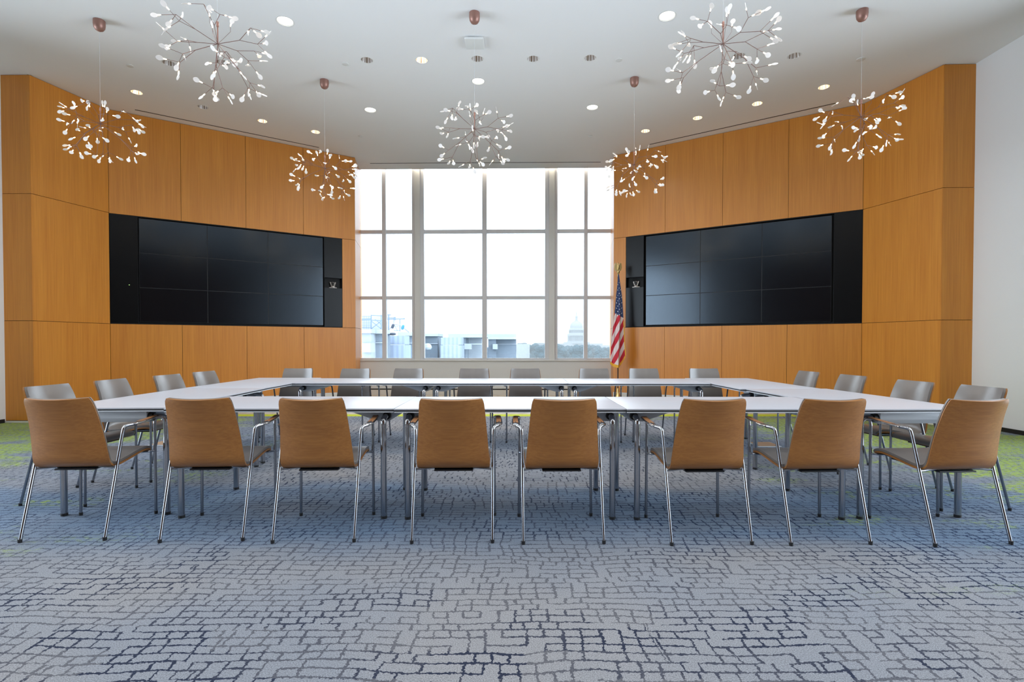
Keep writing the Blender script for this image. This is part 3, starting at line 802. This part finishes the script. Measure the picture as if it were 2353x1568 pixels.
for x, y, r, lab in [(-3.475,3.885,-H-.03,'nearest the camera'),(-3.475,4.50,-H+.03,'second from the camera'),(-3.44,5.18,-H-.06,'third from the camera'),(-3.44,5.80,-H-.08,'nearest the window')]:
    place(x, y, r, 'grey leather armchair on the left side of the ring, %s' % lab, 'armchairs along the left tables')
for x, y, r, lab in [(3.424,3.78,H+.0,'nearest the camera'),(3.36,4.33,H+.06,'second from the camera'),(3.36,5.12,H+.05,'third from the camera'),(3.33,5.83,H+.05,'nearest the window')]:
    place(x, y, r, 'grey leather armchair on the right side of the ring, %s' % lab, 'armchairs along the right tables')

# floor outlet boxes
for x, y, lab in ((2.87,5.87,'brown lidded floor outlet box set in the carpet beneath the right side tables'),(-3.98,5.95,'brown lidded floor outlet box set in the carpet behind the left side chairs')):
    t = empty('floor_outlet_box', (x,y,0)); tag(t, lab, 'outlet box', 'outlet boxes in the carpet')
    q = MB(); q.box(-.13,.13,-.13,.13,.0,.006); q.build('lid_frame', 'bracket_grey', t, smooth=0, bevel=.002)
    q = MB(); q.box(-.115,.115,-.115,.115,.006,.011); q.build('lid', 'floor_box_brown', t, smooth=0, bevel=.002)

# ------------------------------------------------------------------ flag
def flag_mat():
    m, nt, b = newmat('flag_cloth'); N = NT(nt)
    o, x, y, z = N.xyz('Object')
    s = N.m('FRACT', N.m('ADD', N.m('ADD', N.m('MULTIPLY', z, -3.125), N.m('MULTIPLY', x, 7.2)), .42+10.0))
    red = N.m('LESS_THAN', s, .5)
    c = N.mix(red, lin((226, 214, 214)), lin((196, 24, 50)))
    lim = N.m('ADD', 1.715, N.m('MULTIPLY', x, -.55))
    blue = N.m('GREATER_THAN', z, lim)
    c = N.mix(blue, c, lin((42, 62, 108)))
    nt.links.new(c, b.inputs['Base Color']); b.inputs['Roughness'].default_value = .6
    b.inputs['Sheen Weight'].default_value = .2
    return m
M['flag_cloth'] = flag_mat(); M['star_white'] = plain('star_white', (235, 235, 238), .7)
fx, fy = 2.112, 10.32
t = empty('flag_on_stand', (fx, fy, 0)); tag(t, 'furled red, white and blue star flag on a stand right of the window', 'flag')
q = MB(); q.lathe([(.15,0),(.15,.012),(.135,.02),(.115,.035),(.085,.07),(.05,.12),(.032,.17),(.022,.20),(.022,.25),(.016,.26)], 28); q.build('stand_base', 'gold', t)
q = MB(); q.tube([(0,0,.2),(0,0,2.52)], .013, 12); q.build('pole', 'dark_pole', t)
q = MB(); q.lathe([(.012,2.48),(.02,2.50),(.02,2.52),(.012,2.535),(.026,2.555),(.03,2.575),(.022,2.60),(.010,2.61)], 16)
fin = q.build('finial', 'gold', t)
q = MB()  # eagle: body, head and two raised wings
q.lathe([(.004,2.60),(.022,2.63),(.024,2.665),(.018,2.705),(.012,2.725),(.015,2.74),(.012,2.755),(.003,2.762)], 12)
for sx in (-1,1):
    q.add([(sx*.012,0,2.64),(sx*.03,.01,2.585),(sx*.060,.016,2.61),(sx*.078,.02,2.68),(sx*.066,.018,2.745),(sx*.045,.01,2.765),(sx*.016,0,2.71),
           (sx*.012,.014,2.64),(sx*.03,.024,2.585),(sx*.060,.030,2.61),(sx*.078,.034,2.68),(sx*.066,.032,2.745),(sx*.045,.024,2.765),(sx*.016,.014,2.71)],
          [tuple(range(7)), tuple(range(13,6,-1))]+[(i,(i+1)%7,7+(i+1)%7,7+i) for i in range(7)])
q.tube([(.0,-.008,2.748),(.0,-.03,2.742)], [.006,.002], 6)
q.build('eagle', 'gold', fin, smooth=40)
def hwid(z):
    tab = [(2.53,.008),(2.30,.032),(2.10,.058),(1.84,.080),(1.58,.100),(1.15,.128),(.84,.148),(.6,.15)]
    for (za,wa),(zb2,wb) in zip(tab, tab[1:]):
        if z >= zb2: return wa+(wb-wa)*(za-z)/(za-zb2)
    return .15
def cloth(u, v):
    qx = 2*u-1
    zb = .72+.07*max(0,-qx)**2+.20*max(0,qx)**1.6
    z = 2.53+(zb-2.53)*v
    w_ = hwid(z); ph = 2.5*v
    y = -.03-.035*v-w_*.42*math.sin(qx*PI*1.5+ph*.6+.6)*(.35+.65*v)-w_*.16*math.sin(qx*9+ph)
    return Vector((qx*w_+.012*math.sin(v*5), y, z))
q = MB(); q.slab(cloth, 40, 50, .003)
q.cur = 1
R = random.Random(3)
def star(cx_, cz_, r_):
    # find the cloth parameter at this place and lay a five-pointed star on it
    best = None
    v = min(1,max(0,(2.53-cz_)/(2.53-.75)))
    u = (cx_-.012*math.sin(v*5))/hwid(cz_)/2+.5
    if not .06 < u < .94: return
    vs = []
    for k in range(10):
        a = PI/2+k*PI/5+.2; rr = r_ if k % 2 == 0 else r_*.4
        uu = u+math.cos(a)*rr/(2*hwid(cz_)); vv = v-math.sin(a)*rr/1.79
        p = cloth(min(max(uu,0),1), min(max(vv,0),1)); p.y -= .0045; vs.append(p)
    c = cloth(u, v); c.y -= .0045
    q.add([c]+vs, [(0,1+k,1+(k+1)%10) for k in range(10)])
for row in range(13):
    z = 2.36-row*.052
    for k in range(-2,3):
        star(.052*k+(.026 if row % 2 else 0)+.012, z-.012*k, .0135)
q.build('cloth', ['flag_cloth','star_white'], t, smooth=60)
q = MB()
pts = [cloth(u/30, 1.0) for u in range(31)]
vs = []
for i, p in enumerate(pts):
    k = .045+.006*math.sin(i*2.3); vs += [p+Vector((0,-.004,.01)), p+Vector((0,-.004,-k)), p+Vector((0,.004,-k)), p+Vector((0,.004,.01))]
fs = []
for i in range(30):
    a = i*4
    for j in range(4): fs.append((a+j, a+(j+1)%4, a+4+(j+1)%4, a+4+j))
fs += [(0,1,2,3),(123,122,121,120)]; q.add(vs, fs)
q.tube([cloth(1.0, v/24)+Vector((.004,-.002,0)) for v in range(14,25)], .009, 6)
q.build('fringe', 'gold_fringe', t, smooth=30)

# ------------------------------------------------------------------ outside
def out_mat(name, rgb, rough=.9, stripes=0.0):
    m, nt, b = newmat(name); N = NT(nt); o, x, y, z = N.xyz('Object')
    n = N.noise(o, .6, 3.0)
    c = N.mix(N.rng(n,.3,.7), lin(tuple(int(v*.94) for v in rgb)), lin(rgb))
    if stripes:
        w_ = N.m('GREATER_THAN', N.m('FRACT', N.m('MULTIPLY', x, stripes)), .55)
        c = N.mix(N.m('MULTIPLY', w_, .5), c, lin(tuple(int(v*.78) for v in rgb)))
    nt.links.new(c, b.inputs['Base Color']); b.inputs['Roughness'].default_value = rough
    return m
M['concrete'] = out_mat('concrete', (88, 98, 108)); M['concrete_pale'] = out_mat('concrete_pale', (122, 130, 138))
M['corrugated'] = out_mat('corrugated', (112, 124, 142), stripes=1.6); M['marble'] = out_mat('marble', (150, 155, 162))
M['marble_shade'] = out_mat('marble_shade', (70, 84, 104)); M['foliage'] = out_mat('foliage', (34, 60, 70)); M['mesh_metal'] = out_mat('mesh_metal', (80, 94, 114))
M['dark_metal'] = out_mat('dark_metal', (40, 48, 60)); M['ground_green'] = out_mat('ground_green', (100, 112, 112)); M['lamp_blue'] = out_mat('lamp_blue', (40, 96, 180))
g = MB(); g.add([(-900,35,-24),(900,35,-24),(1500,2200,-24),(-1500,2200,-24)], [(0,1,2,3)]); struct('ground', g, 'ground_green', smooth=0)
def pxbox(m_, x0, x1, y0, y1, Y, dep, drop=None):
    a = at(x0, y0, Y); b_ = at(x1, y1, Y)
    m_.box(a.x, b_.x, Y, Y+dep, (b_.z if drop is None else drop), a.z)
bd = empty('rooftop_building', (-20, 70, -24)); tag(bd, 'pale stepped concrete building with rooftop parapets beyond the left part of the window', 'building')
def bpart(nm, mat, rects):
    m_ = MB()
    for r_ in rects: pxbox(m_, *r_)
    o = m_.build(nm, mat, bd, smooth=0); o.matrix_parent_inverse = Matrix.Translation((20,-70,24)); return o
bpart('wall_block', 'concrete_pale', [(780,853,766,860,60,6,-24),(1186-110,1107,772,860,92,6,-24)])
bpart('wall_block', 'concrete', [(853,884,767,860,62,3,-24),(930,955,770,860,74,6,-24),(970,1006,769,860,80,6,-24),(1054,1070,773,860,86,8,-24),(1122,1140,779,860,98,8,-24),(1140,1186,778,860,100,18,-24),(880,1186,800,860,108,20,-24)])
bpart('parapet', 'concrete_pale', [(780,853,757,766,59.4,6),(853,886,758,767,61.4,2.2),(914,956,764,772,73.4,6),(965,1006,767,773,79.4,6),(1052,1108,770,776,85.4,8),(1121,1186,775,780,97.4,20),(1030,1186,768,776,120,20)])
bpart('ledge', 'concrete_pale', [(853,884,787,789,61.8,.3),(925,955,788,790,73.8,.3),(975,1006,789,791,79.8,.3),(1066,1108,790,792,85.8,.3),(1140,1186,790.5,792,99.8,.3)])
def single(nm, mat, rects, label, cat, group=None):
    m_ = MB()
    for r_ in rects: pxbox(m_, *r_)
    return tag(m_.build(nm, mat, smooth=0), label, cat, group)
single('mechanical_unit','corrugated',[(888,930,772,792,66,3),(886,930,793,840,65.6,4)],'white corrugated rooftop unit below the antenna mast','rooftop unit','corrugated units on the roof')
single('mechanical_unit','corrugated',[(1013,1061,776,793,78,3),(1012,1061,794,840,77.6,4)],'white corrugated rooftop unit seen through the left centre panes','rooftop unit','corrugated units on the roof')
bpart('rooftop_box','concrete_pale',[(1067,1082,790,803,84,2)]); bpart('rooftop_box','concrete_pale',[(1132,1143,791,803,96,2)])
c = at(983, 799, 77); q = MB(); q.lathe([(.0,-.3),(.5,-.28),(.62,0),(.5,.4),(.2,.6),(0.01,.62)], 18)
tag(q.build('storage_tank','concrete_pale',loc=c), 'round white tank beside the left centre mullion outside', 'tank')
bpart('rooftop_box','concrete_pale',[(822,851,789,810,58,1.9)])
# screened scaffold cage on the left block
cg = empty('scaffold_cage', at(850,762,60)); tag(cg, 'meshed scaffold cage standing on the left roof outside', 'scaffold')
base = at(850,762,60)
def cage_part(nm, mat, fn):
    m_ = MB(); fn(m_); o = m_.build(nm, mat, cg, smooth=0); o.matrix_parent_inverse = Matrix.Translation(-base); return o
def f1(m_):
    for x in range(822,854,4): pxbox(m_, x, x+.9, 726, 756.5, 60, .05)
    for y in range(727,755,5): pxbox(m_, 820, 853, y, y+.8, 60.1, .05)
cage_part('wire_screen','mesh_metal',f1)
def f2(m_):
    P = lambda x,y,Y=62: at(x,y,Y)
    for x in (820,853,876): m_.tube([P(x,724),P(x,756)], .06, 6)
    for y in (725,736): m_.tube([P(853,y),P(878,y+1)], .05, 6)
    m_.tube([P(818,735),P(853,734)], .07, 6)
    for a_,b_ in (((853,738),(876,756)),((876,738),(853,756)),((862,734),(876,746))): m_.tube([P(*a_),P(*b_)], .04, 6)
cage_part('frame','mesh_metal',f2)
bw_ = MB(); pxbox(bw_, 820,878, 728,758.5, 66, 3); o = bw_.build('back_wall','concrete_pale',cg,smooth=0); o.matrix_parent_inverse = Matrix.Translation(-base)
am = empty('antenna_mast', at(893,772,64)); tag(am, 'thin roof antenna mast with crossbars and two floodlights outside the second pane', 'antenna')
bA = at(893,772,64)
def apart(nm, mat, fn):
    m_ = MB(); fn(m_); o = m_.build(nm, mat, am); o.matrix_parent_inverse = Matrix.Translation(-bA); return o
P = lambda x,y,Y=64: at(x,y,Y)
apart('mast','mesh_metal',lambda m_: m_.tube([P(893,772),P(893,723)], .07, 6))
def f3(m_):
    m_.tube([P(889,723.5),P(898,723.8)], .05, 6); m_.tube([P(890,731),P(908,731)], .05, 6); m_.tube([P(890,734),P(930,733)], .05, 6)
    m_.tube([P(907,729),P(907,736)], .12, 6); m_.tube([P(929,731.5),P(927,734)], .06, 6)
    m_.tube([P(905,734),P(905,744)], .03, 6); m_.tube([P(919,734),P(919,762)], .04, 6); m_.tube([P(905,760),P(919,760)], .03, 6)
    m_.tube([P(895,757),P(905,745),P(913,760)], .03, 6)
apart('crossbar','mesh_metal',f3)
for (x,y,mat) in ((902.5,750,'dark_metal'),(925.5,752.5,'lamp_blue')):
    m_ = MB(); m_.lathe([(.12,-.28),(.17,-.15),(.17,.2),(.08,.3)], 10, mt=Matrix.Translation(P(x,y)) @ Matrix.Rotation(.35,4,'Y')); o = m_.build('floodlight', mat, am); o.matrix_parent_inverse = Matrix.Translation(-bA)
m_ = MB(); arc = [P(900+42*k/12, 763-18*math.sin(PI*(.35+.65*k/12)), 68) for k in range(13)]; m_.tube(arc, .12, 6); m_.tube([p+Vector((.1,.2,-.3)) for p in arc], .05, 6)
tag(m_.build('arched_truss','marble'), 'pale arched roof truss behind the antenna mast', 'truss')
m_ = MB(); m_.lathe([(.1,0),(.35,.05),(.45,.18),(.3,.3),(.05,.33)], 12, c=P(902,771)); tag(m_.build('exhaust_fan','dark_metal'), 'dark domed exhaust fan on the roof under the antenna', 'fan')

# domed capitol-like building at its own distance
YC = 880.0; S = YC/F_PX; cc = at(1324.5, 800, YC); zg = cc.z
dm = empty('domed_building', (cc.x, YC, zg)); tag(dm, 'hazy white domed government building with tiered columns on the horizon', 'building')
def px(r): return r*S
def zz(y): return at(1324,y,YC).z-zg
q = MB(); q.box(-px(150), px(95), px(4), px(40), -10, zz(794)); q.box(-px(60), px(60), -px(2), px(30), -10, zz(790)); q.box(-px(28), px(28), -px(18), px(20), -10, zz(787)); q.build('wings', 'marble', dm, smooth=0)
q = MB(); q.lathe([(px(22),zz(790)),(px(22),zz(785)),(px(20.6),zz(785)),(px(20.6),zz(784.5)),(px(16.5),zz(784.5)),(px(16.5),zz(772.5)),(px(21),zz(772)),(px(20.5),zz(768)),(px(17.5),zz(768)),(px(17.2),zz(765.5)),(px(15.6),zz(765.3)),(px(15.6),zz(760)),(px(17),zz(759.5)),(px(16.6),zz(756)),(px(14.6),zz(755.6)),(px(14.4),zz(753))], 48); q.build('drum','marble',dm,smooth=30)
q = MB()
for k in range(36):
    a = 2*PI*k/36; q.lathe([(px(.55),zz(784.5)),(px(.5),zz(772.3))], 6, c=(px(19.6)*math.cos(a),px(19.6)*math.sin(a),0))
q.build('colonnade','marble',dm)
q = MB()
for k in range(36):
    a = 2*PI*k/36; q.lathe([(px(.45),zz(765.4)),(px(.45),zz(759.7))], 6, c=(px(16.5)*math.cos(a),px(16.5)*math.sin(a),0))
    q.lathe([(px(.6),zz(783)),(px(.6),zz(774))], 6, c=(px(16.6)*math.cos(a+.087),px(16.6)*math.sin(a+.087),0))
q.build('dark_windows','marble_shade',dm)
prf = [(px(14.4),zz(753))]+[(px(14.2*math.cos(th*PI/2*.86)), zz(753)+(zz(738.5)-zz(753))*math.sin(th*PI/2*.86)/math.sin(PI/2*.86)) for th in [k/10 for k in range(11)]]
q = MB(); q.lathe(prf, 48)
for k in range(24):
    a = 2*PI*k/24; q.tube([(r*1.012*math.cos(a), r*1.012*math.sin(a), z) for r, z in prf[1:]], px(.3), 5)
q.build('dome','marble',dm,smooth=40)
q = MB(); q.lathe([(px(4.2),zz(739)),(px(3.9),zz(737)),(px(2.5),zz(736.6)),(px(2.4),zz(729)),(px(3.2),zz(728.6)),(px(2.6),zz(727)),(px(1.3),zz(725)),(px(.7),zz(724)),(px(.9),zz(722)),(px(.6),zz(718.5)),(px(.15),zz(716.5))], 20); q.build('lantern','marble',dm,smooth=30)
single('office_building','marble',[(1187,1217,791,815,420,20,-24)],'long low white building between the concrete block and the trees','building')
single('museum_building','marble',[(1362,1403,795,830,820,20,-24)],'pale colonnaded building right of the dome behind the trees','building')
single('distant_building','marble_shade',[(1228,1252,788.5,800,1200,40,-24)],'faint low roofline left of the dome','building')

def tree(x, ytop, wpx, Y, seed, label):
    R = random.Random(seed)
    p = at(x, ytop, Y); hw = wpx*1.5*Y/F_PX/2; h = (p.z+24)
    t = empty('tree', (p.x, Y, -24)); tag(t, label, 'tree', 'hazy trees beyond the window')
    q = MB(); q.tube([(0,0,0),(0,0,h*.6)], .5, 6); q.build('trunk', 'dark_metal', t)
    bm = bmesh.new()
    for k in range(16):
        a = R.uniform(0,2*PI); rr = hw*R.uniform(0,.75); zz_ = h-hw*R.uniform(.5,1.9)
        if k == 0: rr = 0; zz_ = h-hw*.6
        r_ = hw*R.uniform(.42,.6)
        mt = Matrix.Translation((rr*math.cos(a), rr*math.sin(a)*.7, zz_)) @ Matrix.Scale(r_,4)
        bmesh.ops.create_icosphere(bm, subdivisions=3, radius=1.0, matrix=mt)
    for v in bm.verts:
        n = noise.noise(v.co*.9+Vector((seed,0,0)))*.9+noise.noise(v.co*2.6)*.4
        v.co += v.normal*n*hw*.12 if v.normal.length else Vector((0,0,0))
    me = bpy.data.meshes.new('foliage'); bm.to_mesh(me); bm.free(); me.materials.append(M['foliage'])
    o = bpy.data.objects.new('foliage', me); COL.objects.link(o); o.parent = t
TR = [(1226,790,22,430,'leftmost clump of hazy trees, in the right centre panes'),(1243,793,20,440,'hazy tree beside the right heavy mullion'),(1192,787.5,16,700,'faint far tree above the low white building'),(1203,787.5,14,720,'faint far tree right above the low white building'),
      (1290,791,24,420,'hazy tree left below the dome'),(1308,794,22,430,'hazy tree under the left edge of the dome'),(1325,792,24,425,'hazy tree centred below the dome'),(1342,792,22,435,'hazy tree behind the slim mullion right of the dome'),
      (1362,792,24,445,'hazy tree right of the dome'),(1380,799,22,450,'lower hazy tree second right of the dome'),(1399,796,20,450,'hazy tree beside the flag at the window edge'),(1275,790,18,460,'hazy tree hidden partly by the right heavy mullion')]
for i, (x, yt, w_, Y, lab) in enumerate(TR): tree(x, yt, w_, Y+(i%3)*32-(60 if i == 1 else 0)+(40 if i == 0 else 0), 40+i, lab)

# summer haze over the distance
hz = MB(); hz.box(-1400,1400,130,2300,-23.9,220)
m = bpy.data.materials.new('haze'); m.use_nodes = True; nt = m.node_tree; nt.nodes.clear()
outn = nt.nodes.new('ShaderNodeOutputMaterial'); ab = nt.nodes.new('ShaderNodeVolumeAbsorption'); em = nt.nodes.new('ShaderNodeEmission'); ad = nt.nodes.new('ShaderNodeAddShader')
HD = .0013
ab.inputs['Color'].default_value = (0,0,0,1); ab.inputs['Density'].default_value = HD
em.inputs['Color'].default_value = (.80,.93,1,1); em.inputs['Strength'].default_value = HD*1.0
nt.links.new(ab.outputs[0], ad.inputs[0]); nt.links.new(em.outputs[0], ad.inputs[1]); nt.links.new(ad.outputs[0], outn.inputs['Volume'])
M['haze'] = m
tag(hz.build('haze', 'haze', smooth=0), 'pale summer haze lying over the distant trees and dome', 'haze', kind='stuff')

# ------------------------------------------------------------------ sky and daylight
wld = bpy.data.worlds.new('sky'); scene.world = wld; wld.use_nodes = True; nt = wld.node_tree; N = NT(nt)
bg = nt.nodes['Background']; SKY = 9.0
tc = nt.nodes.new('ShaderNodeTexCoord'); n_ = N.noise(tc.outputs['Generated'], 3.0, 4.0)
nt.links.new(N.mix(N.rng(n_,.35,.7), (.74,.87,1.0,1), (.86,.94,1.0,1)), bg.inputs['Color']); bg.inputs['Strength'].default_value = SKY
def portal(loc, rot, sx, sy):
    L = bpy.data.lights.new('window_portal','AREA'); L.shape = 'RECTANGLE'; L.size = sx; L.size_y = sy; L.cycles.is_portal = True
    o = bpy.data.objects.new('window_portal', L); COL.objects.link(o); o.location = loc; o.rotation_euler = rot
c = WM @ Vector((WLEN/2, .3, (SZ+5.4)/2))
portal(c, (-PI/2, 0, WA), WLEN+.2, 5.4-SZ)
portal((-7.55,2.75,2.35), (PI/2,0,-PI/2), 6.7, 4.5); portal((6.6,2.75,2.35), (PI/2,0,PI/2), 6.7, 4.5)

scene.view_settings.view_transform = 'Standard'; scene.view_settings.look = 'None'
scene.view_settings.gamma = 1.0; scene.view_settings.use_curve_mapping = False
scene.view_settings.exposure = 0.12
cy = scene.cycles
cy.use_denoising = True; cy.max_bounces = 8; cy.diffuse_bounces = 4; cy.glossy_bounces = 4; cy.transparent_max_bounces = 12
cy.sample_clamp_indirect = 6.0; cy.caustics_reflective = False; cy.caustics_refractive = False
